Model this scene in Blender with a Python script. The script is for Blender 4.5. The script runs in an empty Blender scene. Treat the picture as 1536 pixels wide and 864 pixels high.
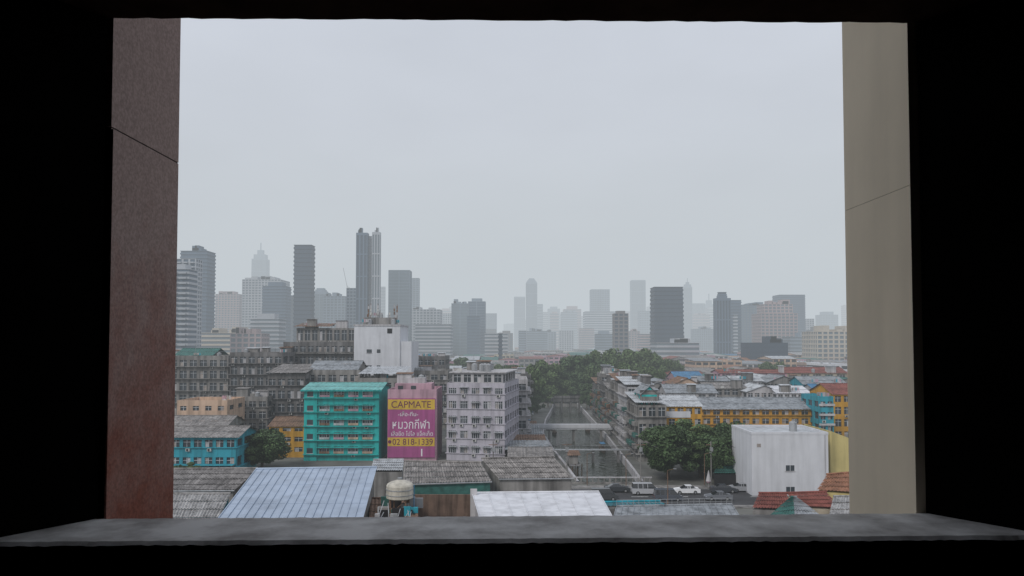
import bpy, math, random
import numpy as np
from mathutils import Vector, Matrix
random.seed(7)
R=random.random
def U(a,b): return a+(b-a)*R()
# ------------------------------------------------------------ camera
H=27.0; FPX=1109.0; PIT=math.radians(2.0); SH=0.0288
cam=bpy.data.cameras.new("camera"); cam.sensor_width=36; cam.lens=36*FPX/1536
cam.shift_y=SH; cam.clip_start=0.05; cam.clip_end=30000
co=bpy.data.objects.new("camera",cam); bpy.context.scene.collection.objects.link(co)
co.location=(0,0,H); co.rotation_euler=(math.radians(90)+PIT,0,0)
bpy.context.scene.camera=co
def ray(px,py):
    x=(px-768)/FPX; y=(432-py)/FPX+SH*1536/FPX
    return (x, math.cos(PIT)-y*math.sin(PIT), y*math.cos(PIT)+math.sin(PIT))
def at_d(px,py,d):
    r=ray(px,py); k=d/r[1]; return (r[0]*k,d,H+r[2]*k)
def at_z(px,py,z):
    r=ray(px,py); k=(z-H)/r[2]; return (r[0]*k,r[1]*k,z)
def gx(px,d): return at_d(px,515,d)[0]
def gz(py,d): return at_d(768,py,d)[2]
# ------------------------------------------------------------ world
w=bpy.data.worlds.new("World"); bpy.context.scene.world=w; w.use_nodes=True
nt=w.node_tree; nt.nodes.clear()
N=nt.nodes.new; L=nt.links.new
out=N('ShaderNodeOutputWorld'); sky=N('ShaderNodeTexSky'); sky.sky_type='NISHITA'; sky.sun_disc=False
SE=math.radians(42); SR=math.radians(215)
sky.sun_elevation=SE; sky.sun_rotation=SR; sky.dust_density=6; sky.air_density=1.5
b1=N('ShaderNodeBackground'); b1.inputs[1].default_value=0.06; L(sky.outputs[0],b1.inputs[0])
tc=N('ShaderNodeTexCoord'); sep=N('ShaderNodeSeparateXYZ'); L(tc.outputs['Generated'],sep.inputs[0])
rp=N('ShaderNodeValToRGB'); L(sep.outputs[2],rp.inputs[0])
rp.color_ramp.elements[0].position=0.0; rp.color_ramp.elements[0].color=(0.60,0.635,0.65,1)
rp.color_ramp.elements[1].position=0.6; rp.color_ramp.elements[1].color=(0.68,0.72,0.83,1)
e=rp.color_ramp.elements.new(0.28); e.color=(0.64,0.67,0.75,1)
mp=N('ShaderNodeMapping'); mp.inputs['Scale'].default_value=(1.2,1.2,3); L(tc.outputs['Generated'],mp.inputs[0])
nz=N('ShaderNodeTexNoise'); nz.inputs['Scale'].default_value=2.2; nz.inputs['Detail'].default_value=6; L(mp.outputs[0],nz.inputs[0])
mr=N('ShaderNodeMapRange'); L(nz.outputs[0],mr.inputs[0]); mr.inputs[1].default_value=0.3; mr.inputs[2].default_value=0.7; mr.inputs[3].default_value=0.94; mr.inputs[4].default_value=1.07
vm=N('ShaderNodeVectorMath'); vm.operation='SCALE'; L(rp.outputs[0],vm.inputs[0]); L(mr.outputs[0],vm.inputs['Scale'])
b2=N('ShaderNodeBackground'); L(vm.outputs[0],b2.inputs[0])
mx=N('ShaderNodeMixShader'); mx.inputs[0].default_value=0.92; L(b1.outputs[0],mx.inputs[1]); L(b2.outputs[0],mx.inputs[2]); L(mx.outputs[0],out.inputs[0])
sl=bpy.data.lights.new("sun",'SUN'); sl.energy=1.4; sl.angle=math.radians(16); sl.color=(1,0.96,0.9)
so=bpy.data.objects.new("sun",sl); bpy.context.scene.collection.objects.link(so)
sd=Vector((math.sin(SR)*math.cos(SE), math.cos(SR)*math.cos(SE), math.sin(SE)))
so.rotation_euler=(-sd).to_track_quat('-Z','Y').to_euler(); so.location=(0,-50,120)
sc=bpy.context.scene
sc.view_settings.view_transform='Standard'; sc.view_settings.look='None'; sc.view_settings.exposure=0
# ------------------------------------------------------------ materials
_m={}
def mat(name,col,rough=0.85,var=0.25,scale=0.4,dirt=0.35,metal=0.0,bump=0.0,streak=True,island=0.0,spec=0.3):
    if name in _m: return _m[name]
    m=bpy.data.materials.new(name); m.use_nodes=True; t=m.node_tree; n=t.nodes; l=t.links
    bs=n['Principled BSDF']; bs.inputs['Roughness'].default_value=rough; bs.inputs['Metallic'].default_value=metal
    bs.inputs['Specular IOR Level'].default_value=spec
    tc=n.new('ShaderNodeNewGeometry')
    no=n.new('ShaderNodeTexNoise'); no.inputs['Scale'].default_value=scale; no.inputs['Detail'].default_value=6; no.inputs['Roughness'].default_value=0.65
    l.new(tc.outputs['Position'],no.inputs[0])
    mr=n.new('ShaderNodeMapRange'); mr.inputs[1].default_value=0.3; mr.inputs[2].default_value=0.7; mr.inputs[3].default_value=1-var; mr.inputs[4].default_value=1+var
    l.new(no.outputs[0],mr.inputs[0]); val=mr.outputs[0]
    if dirt>0:
        mp=n.new('ShaderNodeMapping'); mp.inputs['Scale'].default_value=(1.3,1.3,0.12 if streak else 1.3)
        l.new(tc.outputs['Position'],mp.inputs[0])
        n2=n.new('ShaderNodeTexNoise'); n2.inputs['Scale'].default_value=scale*2.5; n2.inputs['Detail'].default_value=5
        l.new(mp.outputs[0],n2.inputs[0])
        r2=n.new('ShaderNodeMapRange'); r2.inputs[1].default_value=0.42; r2.inputs[2].default_value=0.68; r2.inputs[3].default_value=1; r2.inputs[4].default_value=1-dirt
        l.new(n2.outputs[0],r2.inputs[0])
        mm=n.new('ShaderNodeMath'); mm.operation='MULTIPLY'; l.new(val,mm.inputs[0]); l.new(r2.outputs[0],mm.inputs[1]); val=mm.outputs[0]
    if island>0:
        r3=n.new('ShaderNodeMapRange'); r3.inputs[3].default_value=1-island; r3.inputs[4].default_value=1+island
        l.new(tc.outputs['Random Per Island'],r3.inputs[0])
        mm=n.new('ShaderNodeMath'); mm.operation='MULTIPLY'; l.new(val,mm.inputs[0]); l.new(r3.outputs[0],mm.inputs[1]); val=mm.outputs[0]
    vs=n.new('ShaderNodeVectorMath'); vs.operation='SCALE'; vs.inputs[0].default_value=col[:3]
    l.new(val,vs.inputs['Scale']); l.new(vs.outputs[0],bs.inputs['Base Color'])
    if bump>0:
        bp=n.new('ShaderNodeBump'); bp.inputs['Strength'].default_value=bump; bp.inputs['Distance'].default_value=0.05
        l.new(no.outputs[0],bp.inputs['Height']); l.new(bp.outputs[0],bs.inputs['Normal'])
    _m[name]=m; return m
GL=mat('window_glass',(0.045,0.055,0.065),0.15,0.4,0.3,0,spec=0.5)
DK=mat('dark_opening',(0.02,0.02,0.022),0.9,0.3,0.5,0)
CONC=mat('stained_concrete',(0.25,0.24,0.23),0.9,0.3,0.25,0.6)
CONCD=mat('dark_concrete',(0.17,0.165,0.165),0.9,0.35,0.25,0.6)
WHITE=mat('white_plaster',(0.60,0.61,0.64),0.85,0.06,0.3,0.14)
OFFW=mat('offwhite_plaster',(0.46,0.45,0.46),0.85,0.15,0.3,0.4)
LAV=mat('lavender_plaster',(0.44,0.42,0.47),0.85,0.12,0.3,0.3)
TEAL=mat('teal_paint',(0.015,0.40,0.38),0.8,0.15,0.3,0.35)
CYAN=mat('cyan_paint',(0.03,0.30,0.38),0.8,0.15,0.3,0.4)
PINK=mat('pink_plaster',(0.48,0.30,0.36),0.85,0.15,0.3,0.4)
MUST=mat('mustard_paint',(0.54,0.28,0.03),0.8,0.15,0.3,0.35)
PEACH=mat('peach_plaster',(0.52,0.37,0.27),0.85,0.15,0.3,0.4)
BEIGE=mat('beige_plaster',(0.45,0.40,0.31),0.85,0.15,0.3,0.4)
YEL=mat('yellow_plaster',(0.55,0.46,0.2),0.85,0.1,0.3,0.3)
FRAME=mat('window_frame',(0.55,0.57,0.6),0.6,0.1,0.3,0.2)
CURT=mat('curtain',(0.28,0.25,0.23),0.9,0.5,0.5,0)
ACM=mat('ac_unit_metal',(0.5,0.5,0.48),0.6,0.15,0.5,0.3)
STEEL=mat('galvanised_steel',(0.36,0.37,0.38),0.45,0.15,0.5,0.3,metal=0.4)
RUST=mat('rusty_steel',(0.20,0.12,0.08),0.85,0.4,0.6,0.4)
TILE=mat('fibre_cement_tile',(0.25,0.235,0.225),0.9,0.35,0.5,0.5,streak=False,island=0.2)
TILEL=mat('pale_fibre_cement',(0.36,0.355,0.35),0.9,0.25,0.5,0.5,streak=False,island=0.2)
BLUER=mat('blue_grey_metal_sheet',(0.36,0.43,0.53),0.5,0.12,0.15,0.2,metal=0.1,streak=False)
WROOF=mat('white_roof_membrane',(0.62,0.63,0.66),0.7,0.1,0.2,0.22,streak=False)
REDR=mat('red_roof_tile',(0.22,0.075,0.06),0.85,0.3,0.4,0.4,streak=False)
ORR=mat('orange_roof_tile',(0.31,0.15,0.09),0.85,0.3,0.4,0.4,streak=False)
GRR=mat('green_roof_sheet',(0.045,0.15,0.13),0.7,0.25,0.4,0.4,streak=False)
BLR=mat('blue_roof_sheet',(0.06,0.20,0.36),0.7,0.25,0.4,0.4,streak=False)
GYR=mat('grey_roof_sheet',(0.27,0.29,0.31),0.7,0.25,0.3,0.5,streak=False)
LGR=mat('light_roof_sheet',(0.46,0.48,0.50),0.6,0.2,0.3,0.4,streak=False)
PTEAL=mat('pale_teal_roof',(0.16,0.42,0.40),0.7,0.2,0.4,0.3,streak=False)
ASPH=mat('asphalt',(0.055,0.055,0.058),0.9,0.2,0.3,0.2,streak=False)
PAINT=mat('road_paint',(0.7,0.7,0.68),0.8,0.15,0.6,0.3,streak=False)
TYRE=mat('tyre_rubber',(0.02,0.02,0.02),0.9,0.1,1,0)
BARK=mat('bark',(0.10,0.075,0.055),0.95,0.3,1,0.3)
# ------------------------------------------------------------ mesh builder
class MB:
    def __init__(s): s.V=[];s.F=[];s.M=[];s.mats=[]
    def mi(s,m):
        if m not in s.mats: s.mats.append(m)
        return s.mats.index(m)
    def poly(s,pts,m):
        i=len(s.V); s.V+= [tuple(p) for p in pts]; s.F.append(tuple(range(i,i+len(pts)))); s.M.append(s.mi(m))
    def hexa(s,b,t,m):
        i=len(s.V); s.V+=[tuple(p) for p in b]+[tuple(p) for p in t]; n=len(b)
        fs=[tuple(i+n-1-k for k in range(n)),tuple(i+n+k for k in range(n))]
        for k in range(n): fs.append((i+k,i+(k+1)%n,i+n+(k+1)%n,i+n+k))
        s.F+=fs; s.M+=[s.mi(m)]*len(fs)
    def box(s,x0,x1,y0,y1,z0,z1,m):
        s.hexa([(x0,y0,z0),(x1,y0,z0),(x1,y1,z0),(x0,y1,z0)],[(x0,y0,z1),(x1,y0,z1),(x1,y1,z1),(x0,y1,z1)],m)
    def cyl(s,c,r,z0,z1,m,n=12,r2=None):
        r2=r if r2 is None else r2
        s.hexa([(c[0]+r*math.cos(2*math.pi*k/n),c[1]+r*math.sin(2*math.pi*k/n),z0) for k in range(n)],
               [(c[0]+r2*math.cos(2*math.pi*k/n),c[1]+r2*math.sin(2*math.pi*k/n),z1) for k in range(n)],m)
    def tube(s,a,b,r,m,n=5,r2=None):
        a=Vector(a);b=Vector(b);d=(b-a).normalized(); u=d.orthogonal().normalized(); v=d.cross(u); r2=r if r2 is None else r2
        A=[a+u*r*math.cos(2*math.pi*k/n)+v*r*math.sin(2*math.pi*k/n) for k in range(n)]
        B=[b+u*r2*math.cos(2*math.pi*k/n)+v*r2*math.sin(2*math.pi*k/n) for k in range(n)]
        s.hexa(A,B,m)
    def sheet(s,A,B,C,D,m,waves=20,amp=0.08,rows=3,step=0.06):
        A,B,C,D=map(Vector,(A,B,C,D)); n=waves*2
        for r in range(rows):
            v0=r/rows; v1=(r+1)/rows
            for i in range(n):
                pts=[]
                for (ii,v,st) in ((i,v0,step),(i+1,v0,step),(i+1,v1,0),(i,v1,0)):
                    u=ii/n; p=(A.lerp(B,u)).lerp(D.lerp(C,u),v); p.z+=amp*(1 if ii%2 else -1)+st; pts.append(p)
                j=s.mi(m); k=len(s.V)
                s.V+=[tuple(p) for p in pts]; s.F.append((k,k+1,k+2,k+3)); s.M.append(j)
    def build(s,name,pivot=None,ang=0,parent=None):
        me=bpy.data.meshes.new(name); V=s.V
        if pivot is not None:
            c,sn=math.cos(ang),math.sin(ang)
            V=[(pivot[0]+(x-pivot[0])*c-(y-pivot[1])*sn, pivot[1]+(x-pivot[0])*sn+(y-pivot[1])*c, z) for x,y,z in V]
        a=np.array(V); cx=(a[:,0].min()+a[:,0].max())/2; cy=(a[:,1].min()+a[:,1].max())/2; cz=a[:,2].min()
        a=a-np.array([cx,cy,cz])
        me.from_pydata(a.tolist(),[],s.F)
        for m in s.mats: me.materials.append(m)
        me.polygons.foreach_set('material_index',s.M); me.update()
        o=bpy.data.objects.new(name,me); o.location=(cx,cy,cz); sc.collection.objects.link(o)
        if parent: o.parent=parent
        return o
def empty(name,loc=(0,0,0)):
    o=bpy.data.objects.new(name,None); o.empty_display_size=0.5; o.location=loc; sc.collection.objects.link(o); return o
# ------------------------------------------------------------ facades
def facade(mb,x0,x1,y0,y1,z0,z1,floors,bx,by,wall,glass=GL,sp=0.4,pw=0.3,det=0,rec=0.25,curt=0.3,ac=0.2,ledge=0,base=True):
    mb.box(x0+rec,x1-rec,y0+rec,y1-rec,z0,z1-0.05,glass)
    fh=(z1-z0)/floors; s=fh*sp
    for i in range(floors):
        za=z0+i*fh; mb.box(x0,x1,y0,y1,za,za+s,wall)
        if ledge: mb.box(x0-ledge,x1+ledge,y0-ledge,y1+0.01,za+s-0.13,za+s+0.02,wall)
    mb.box(x0,x1,y0,y1,z1-fh*0.12,z1,wall)
    e=0.02
    if bx>0:
        bw=(x1-x0)/bx; p=bw*pw
        for i in range(bx+1):
            a=max(x0+e,x0+i*bw-p/2); b=min(x1-e,x0+i*bw+p/2)
            mb.box(a,b,y0+e,y0+rec+e,z0+s,z1-0.1,wall)
        if det:
            for f in range(floors):
                za=z0+f*fh+s; zb=z0+(f+1)*fh - (fh*0.12 if f==floors-1 else 0)
                for i in range(bx):
                    a=x0+i*bw+p/2; b=x0+(i+1)*bw-p/2
                    if det>=1:
                        k=2 if b-a<2.2 else 3
                        for q in range(1,k): 
                            xx=a+(b-a)*q/k; mb.box(xx-0.04,xx+0.04,y0+0.12,y0+0.2,za,zb,FRAME)
                        zz=za+(zb-za)*0.68; mb.box(a,b,y0+0.125,y0+0.195,zz-0.04,zz+0.04,FRAME)
                    if R()<curt:
                        c0=a+(b-a)*(0 if R()<.5 else .5); mb.box(c0,c0+(b-a)*0.5,y0+rec-0.04,y0+rec+0.05,za+0.01,zb-0.01-(zb-za)*U(0,0.4),CURT if R()<.5 else OFFW)
                    if R()<ac:
                        c0=U(a,b-0.8); mb.box(c0,c0+0.8,y0-0.4,y0-0.002,za-0.75,za-0.2,ACM)
                        mb.box(c0+0.12,c0+0.55,y0-0.42,y0-0.39,za-0.68,za-0.27,DK)
    if by>0:
        bw=(y1-y0-rec)/by; p=bw*pw
        for xs,xe in ((x0+e,x0+rec+e),(x1-rec-e,x1-e)):
            for i in range(by+1):
                a=max(y0+rec+e,y0+rec+i*bw-p/2); b=min(y1-e,y0+rec+i*bw+p/2)
                mb.box(xs,xe,a+0.003,b,z0+s,z1-0.1,wall)
def parapet(mb,x0,x1,y0,y1,z,h,m,t=0.2):
    mb.box(x0,x1,y0,y0+t,z,z+h,m); mb.box(x0,x1,y1-t,y1,z,z+h,m)
    mb.box(x0,x0+t,y0+t,y1-t,z,z+h-0.01,m); mb.box(x1-t,x1,y0+t,y1-t,z,z+h-0.01,m)
def clutter(mb,x0,x1,y0,y1,z,n=6,big=1.0):
    for _ in range(n):
        x=U(x0,x1-1.5);y=U(y0,y1-1.5);k=R()
        if k<0.2: mb.cyl((x+.8,y+.8),0.7*big,z,z+1.6*big,STEEL); mb.cyl((x+.8,y+.8),0.7*big,z+1.6*big,z+1.9*big,STEEL,r2=0.15)
        elif k<0.45:
            a=U(2,4)*big;b=U(1.8,2.8)*big; mb.box(x,min(x+a,x1),y,y+2*big,z,z+b,random.choice([CONC,OFFW,CONCD]))
            mb.hexa([(x-.3,y-.3,z+b),(min(x+a,x1)+.3,y-.3,z+b),(min(x+a,x1)+.3,y+2.3*big,z+b+.2),(x-.3,y+2.3*big,z+b+.2)],[(x-.3,y-.3,z+b+.08),(min(x+a,x1)+.3,y-.3,z+b+.08),(min(x+a,x1)+.3,y+2.3*big,z+b+.3),(x-.3,y+2.3*big,z+b+.3)],random.choice([GYR,LGR,RUST,TILE]))
        elif k<0.65:
            hh=U(1.5,4.5); mb.tube((x,y,z),(x,y,z+hh),0.05,STEEL)
            for q in range(3): mb.tube((x-.5,y,z+hh-.2-q*.3),(x+.5,y,z+hh-.2-q*.3),0.03,STEEL,3)
        elif k<0.8: mb.box(x,x+.9,y,y+.5,z,z+.8,ACM)
        else:
            for q in range(3): mb.tube((x+q*1.2,y,z),(x+q*1.2,y,z+1.8),0.04,STEEL,4)
            mb.tube((x,y,z+1.75),(x+2.4,y,z+1.75),0.03,STEEL,4)
            for q in range(4): mb.box(x+.1+q*.55,x+.55+q*.55,y-.03,y+.0,z+0.8,z+1.7,random.choice([CURT,OFFW,CYAN,PINK]))
def gable(mb,x0,x1,y0,y1,z,h,m,axis='x',ov=0.4,wall=None,wv=0.6):
    x0-=ov;x1+=ov;y0-=ov;y1+=ov
    if axis=='x':
        ym=(y0+y1)/2; n=max(4,int((x1-x0)/wv))
        mb.sheet((x0,y0,z),(x1,y0,z),(x1,ym,z+h),(x0,ym,z+h),m,n,0.05,2)
        mb.sheet((x1,y1,z),(x0,y1,z),(x0,ym,z+h),(x1,ym,z+h),m,n,0.05,2)
        mb.box(x0,x1,ym-.18,ym+.18,z+h,z+h+.12,m)
        if wall:
            for x in (x0+ov+.05,x1-ov-.05): mb.poly([(x,y0+ov,z),(x,y1-ov,z),(x,ym,z+h-.1)],wall)
    else:
        xm=(x0+x1)/2; n=max(4,int((y1-y0)/wv))
        mb.sheet((x0,y1,z),(x0,y0,z),(xm,y0,z+h),(xm,y1,z+h),m,n,0.05,2)
        mb.sheet((x1,y0,z),(x1,y1,z),(xm,y1,z+h),(xm,y0,z+h),m,n,0.05,2)
        mb.box(xm-.18,xm+.18,y0,y1,z+h,z+h+.12,m)
        if wall:
            for y in (y0+ov+.05,y1-ov-.05): mb.poly([(x0+ov,y,z),(x1-ov,y,z),(xm,y,z+h-.1)],wall)
# ------------------------------------------------------------ haze volume, its scattered light put in as even emission
HZ=2300.0
hm=bpy.data.materials.new('emissive_haze'); hm.use_nodes=True; t=hm.node_tree; t.nodes.clear()
o_=t.nodes.new('ShaderNodeOutputMaterial'); ab=t.nodes.new('ShaderNodeVolumeAbsorption'); ab.inputs[0].default_value=(0,0,0,1); ab.inputs[1].default_value=1/HZ
em=t.nodes.new('ShaderNodeEmission'); em.inputs[0].default_value=(0.54,0.588,0.625,1); em.inputs[1].default_value=1/HZ
ad=t.nodes.new('ShaderNodeAddShader'); t.links.new(ab.outputs[0],ad.inputs[0]); t.links.new(em.outputs[0],ad.inputs[1]); t.links.new(ad.outputs[0],o_.inputs['Volume'])
mb=MB(); mb.box(-9000,9000,60,11000,-8,420,hm); mb.build('emissive_haze')
# ------------------------------------------------------------ ground, canal
GR=mat('city_ground',(0.16,0.16,0.145),0.95,0.35,0.05,0.4,streak=False)
mb=MB()
can=[(144,13,25),(165,12,25.8),(190,10.5,26.5),(222,9.5,27.5),(260,12,28),(309,17,28.8),(332,19,29)]
mb.poly([(-12000,-200,0),(12000,-200,0),(12000,144,0),(-12000,144,0)],GR)
for (a,l0,r0),(b,l1,r1) in zip(can,can[1:]):
    mb.poly([(-12000,a,0),(l0,a,0),(l1,b,0),(-12000,b,0)],GR)
    mb.poly([(r0,a,0),(12000,a,0),(12000,b,0),(r1,b,0)],GR)
mb.poly([(-12000,332,0),(12000,332,0),(12000,14000,0),(-12000,14000,0)],GR)
mb.build('ground')
mb=MB()
for (a,l0,r0),(b,l1,r1) in zip(can,can[1:]):
    for x0,x1,s in ((l0,l1,-1),(r0,r1,1)):
        mb.hexa([(x0,a,-3),(x0+s*.5,a,-3),(x1+s*.5,b,-3),(x1,b,-3)] if s>0 else [(x0-.5,a,-3),(x0,a,-3),(x1,b,-3),(x1-.5,b,-3)],
                [(x0,a,.4),(x0+s*.5,a,.4),(x1+s*.5,b,.4),(x1,b,.4)] if s>0 else [(x0-.5,a,.4),(x0,a,.4),(x1,b,.4),(x1-.5,b,.4)],OFFW)
mb.box(11,27,143.6,144,-3,-0.01,CONC); mb.box(18.5,29.5,332,332.4,-3,-.01,CONC); mb.build('canal_wall')
wm=bpy.data.materials.new('canal_water'); wm.use_nodes=True; t=wm.node_tree; bs=t.nodes['Principled BSDF']
bs.inputs['Base Color'].default_value=(0.020,0.028,0.018,1); bs.inputs['Roughness'].default_value=0.06; bs.inputs['IOR'].default_value=1.22
g=t.nodes.new('ShaderNodeNewGeometry'); m_=t.nodes.new('ShaderNodeMapping'); m_.inputs['Scale'].default_value=(0.5,0.8,1); t.links.new(g.outputs['Position'],m_.inputs[0])
n_=t.nodes.new('ShaderNodeTexNoise'); n_.inputs['Scale'].default_value=0.9; n_.inputs['Detail'].default_value=3; t.links.new(m_.outputs[0],n_.inputs[0])
bp=t.nodes.new('ShaderNodeBump'); bp.inputs['Strength'].default_value=1.0; bp.inputs['Distance'].default_value=0.45; t.links.new(n_.outputs[0],bp.inputs['Height']); t.links.new(bp.outputs[0],bs.inputs['Normal'])
mb=MB(); mb.poly([(5,144,-1.3),(45,144,-1.3),(45,332,-1.3),(5,332,-1.3)],wm); mb.build('canal_water')
# ------------------------------------------------------------ road
mb=MB()
mb.box(-30,140,122,123.8,0,0.14,CONC); mb.box(-30,140,138.6,141,0,0.14,CONC)
mb.build('pavement')
mb=MB(); mb.poly([(-30,123.8,.006),(140,123.8,.006),(140,138.6,.006),(-30,138.6,.006)],ASPH); mb.build('road')
mb=MB()
x=-28
while x<138: mb.poly([(x,131.1,.011),(x+3,131.1,.011),(x+3,131.3,.011),(x,131.3,.011)],PAINT); x+=7
for y in (124.3,138.1): mb.poly([(-30,y,.011),(140,y,.011),(140,y+.15,.011),(-30,y+.15,.011)],PAINT)
mb.build('road_marking')
mb=MB()
for i in range(15): mb.box(11+i*1.1,11.25+i*1.1,143.2,143.45,0.0,1.1,CONC)
mb.box(10.8,26.9,143.15,143.5,1.1,1.3,OFFW); mb.box(10.8,26.9,143.19,143.46,0.0,0.3,CONC); mb.build('bridge_balustrade')
mb=MB()
mb.box(2,31,214,216.4,2.2,2.6,WHITE); mb.box(2,31,213.85,214.1,2.6,3.6,WHITE); mb.box(2,31,216.3,216.5,2.6,3.6,WHITE)
for x in (10.5,17.5,25.5): mb.box(x,x+.6,214.5,216,-3,2.2,CONC); mb.box(x-.6,x+1.2,214.3,216.2,1.8,2.2,CONC)
for i in range(10): mb.box(-1+i*.3,2,214,216.4,i*.24,i*.24+.24,OFFW)
mb.build('concrete_footbridge')
mb=MB()
mb.box(10,28,176,177.6,1.6,1.8,STEEL)
for x in np.arange(10,28,1.5): mb.tube((x,176.05,1.8),(x,176.05,2.8),0.04,STEEL,4)
mb.tube((10,176.05,2.8),(28,176.05,2.8),0.05,STEEL,4)
for x in (13,19,25): mb.box(x,x+.5,176.2,177.4,-3,1.6,CONCD)
mb.build('steel_footbridge')
mb=MB()
mb.box(16,32,303,306,3.2,4.6,CONCD); 
for x in (17,20,23.6,27.3): mb.box(x,x+.7,303.2,305.8,-3,3.2,CONCD)
mb.box(17,29,302.7,303,4.6,5.6,CONCD); mb.build('canal_gate_bridge')
mb=MB()
for i in range(12):
    x=U(12.4,15.4); y=U(156,172); mb.tube((x,y,-3),(x+.1,y,U(.5,1.8)),.12,BARK,5)
mb.box(12.2,14.6,158,171,.9,1.05,CONCD); mb.box(12.4,14.2,160,164,1.05,2.9,CONC); mb.sheet((12,159.5,2.9),(14.8,159.5,2.9),(14.8,165,3.3),(12,165,3.3),RUST,6,.05,1)
mb.build('canal_jetty')
def boat(x,y,l):
    mb=MB(); pts=[(-l/2,.35),(-l*.3,.75),(l*.3,.75),(l/2,.2)]
    top=[(x-wd,y+yy,-.55+(.25 if abs(yy)>l*.4 else 0)) for yy,wd in pts]+[(x+wd,y+yy,-.55+(.25 if abs(yy)>l*.4 else 0)) for yy,wd in pts[::-1]]
    bot=[(x-wd*.6,y+yy*.9,-1.4) for yy,wd in pts]+[(x+wd*.6,y+yy*.9,-1.4) for yy,wd in pts[::-1]]
    mb.hexa(bot,top,BARK); mb.box(x-.65,x+.65,y-l*.22,y+l*.22,.7,.78,BLR)
    for a in (-.6,.6):
        for b in (-l*.2,l*.2): mb.tube((x+a,y+b,-.6),(x+a,y+b,.7),.03,STEEL,4)
    mb.build('longtail_boat')
boat(23.8,196,9); boat(24.2,238,9); boat(13.2,232,8)
# ------------------------------------------------------------ skyline
def tone(n,c): return mat(n,c,0.6,0.08,0.02,0.12)
TG=tone('tower_glass_blue',(0.08,0.12,0.17)); TG2=tone('tower_glass_green',(0.14,0.18,0.21)); TG3=tone('tower_glass_dark',(0.045,0.068,0.10))
TW=tone('tower_white',(0.38,0.40,0.43)); TGY=tone('tower_grey',(0.21,0.26,0.31)); TDB=tone('tower_slate',(0.10,0.145,0.20)); TPK=tone('tower_pink',(0.36,0.285,0.285)); TBR=tone('tower_brown',(0.17,0.16,0.16)); TBE=tone('tower_beige',(0.48,0.43,0.36))
def tower(name,p0,p1,yt,d,wall,glass,sty='grid',taper=0,crown=0,fh=4,dep=0.8,rot=0):
    x0,x1=gx(p0,d),gx(p1,d); z=gz(yt,d); W=x1-x0; mb=MB(); y0,y1=d,d+W*dep
    fl=max(3,int(z/fh)); bx=max(3,int(W/ (5 if sty!='v' else 3.5)))
    if sty=='h': facade(mb,x0,x1,y0,y1,0,z,fl,0,0,wall,glass,sp=0.45,rec=0.6)
    elif sty=='v': facade(mb,x0,x1,y0,y1,0,z,max(3,fl//6),bx,bx,wall,glass,sp=0.06,pw=0.4,rec=0.6)
    elif sty=='grid': facade(mb,x0,x1,y0,y1,0,z,fl,bx,bx,wall,glass,sp=0.35,pw=0.3,rec=0.5)
    elif sty=='glass': facade(mb,x0,x1,y0,y1,0,z,fl,max(2,bx//2),max(2,bx//2),wall,glass,sp=0.12,pw=0.06,rec=0.15)
    if crown==1: mb.box(x0+W*.2,x1-W*.2,y0+W*.15,y1-W*.15,z,z+W*.18,wall)
    if crown==2:
        mb.box(x0+W*.1,x1-W*.1,y0+W*.1,y1-W*.1,z,z+W*.3,wall); mb.box(x0+W*.3,x1-W*.3,y0+W*.25,y1-W*.25,z+W*.3,z+W*.6,wall); mb.tube(((x0+x1)/2,(y0+y1)/2,z+W*.6),((x0+x1)/2,(y0+y1)/2,z+W*1.1),W*.04,wall)
    if crown==3:
        for k in range(4): mb.box(x0+W*(.05+.12*k*.6),x1-W*(.05+.12*k*.6),y0+W*.05*k,y1-W*.05*k,z+W*.1*k,z+W*.1*(k+1),wall)
    if crown==4:
        for k in range(5): 
            a=U(.05,.7); mb.box(x0+W*a,x0+W*(a+U(.1,.25)),y0+1,y0+W*.5,z,z+U(2,6),wall)
    if taper:
        cx=(x0+x1)/2; cy=(y0+y1)/2
        mb.V=[(cx+(x-cx)*(1-taper*max(0,zz)/z),cy+(y-cy)*(1-taper*max(0,zz)/z),zz) for x,y,zz in mb.V]
    if name=='condominium_tower':
        for i in range(1,fl):
            zz=z/fl*i
            for k in range(3):
                a=x0+W*(.06+.32*k); mb.box(a,a+W*.22,y0-1.6,y0-.01,zz,zz+1.1,wall)
    mb.build(name,( (x0+x1)/2,y0),rot)
T=tower
T('condominium_tower',240,282,403,520,TW,TG,'h',crown=1,fh=3.6); T('condominium_tower',262,292,388,600,TW,TG,'grid',fh=3.6)
T('office_tower',268,309,376,800,TDB,TG,'h',crown=4)
T('apartment_tower',322,358,441,1300,TPK,TG2,'grid',crown=4); T('apartment_tower',335,350,437,1350,TPK,TG2,'grid')
T('hotel_skyscraper',375,398,388,2700,TGY,TG2,'v',taper=0.06,crown=2,fh=8)
T('office_tower',362,420,419,1150,TW,TG2,'grid',crown=4); T('office_tower',392,428,429,950,TDB,TG,'h',crown=1)
T('office_tower',426,441,443,1200,TDB,TG,'h'); T('dark_skyscraper',439,466,367,850,TG3,TG3,'h',crown=0,fh=5)
T('office_tower',467,490,441,1200,TGY,TG2,'glass',crown=3); T('office_tower',484,517,444,1100,TGY,TG2,'grid',crown=4)
T('apartment_tower',519,534,432,900,TGY,TG,'grid'); 
T('twin_skyscraper',533,550,349,850,TDB,TG3,'v',crown=4); T('twin_skyscraper',550,557,354,860,TW,TW,'h'); T('twin_skyscraper',557,569,348,850,TW,TG2,'v',crown=4)
T('office_tower',569,577,430,2000,TW,TG2,'h')
T('office_tower',582,614,405,950,TGY,TG2,'glass',crown=0); T('office_tower',614,628,417,1400,TGY,TG2,'grid')
T('apartment_block',614,660,464,1100,TW,TG2,'grid',crown=4); T('apartment_block',622,676,486,900,TW,TG2,'h'); T('office_tower',650,678,470,1700,TW,TG2,'grid')
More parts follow.
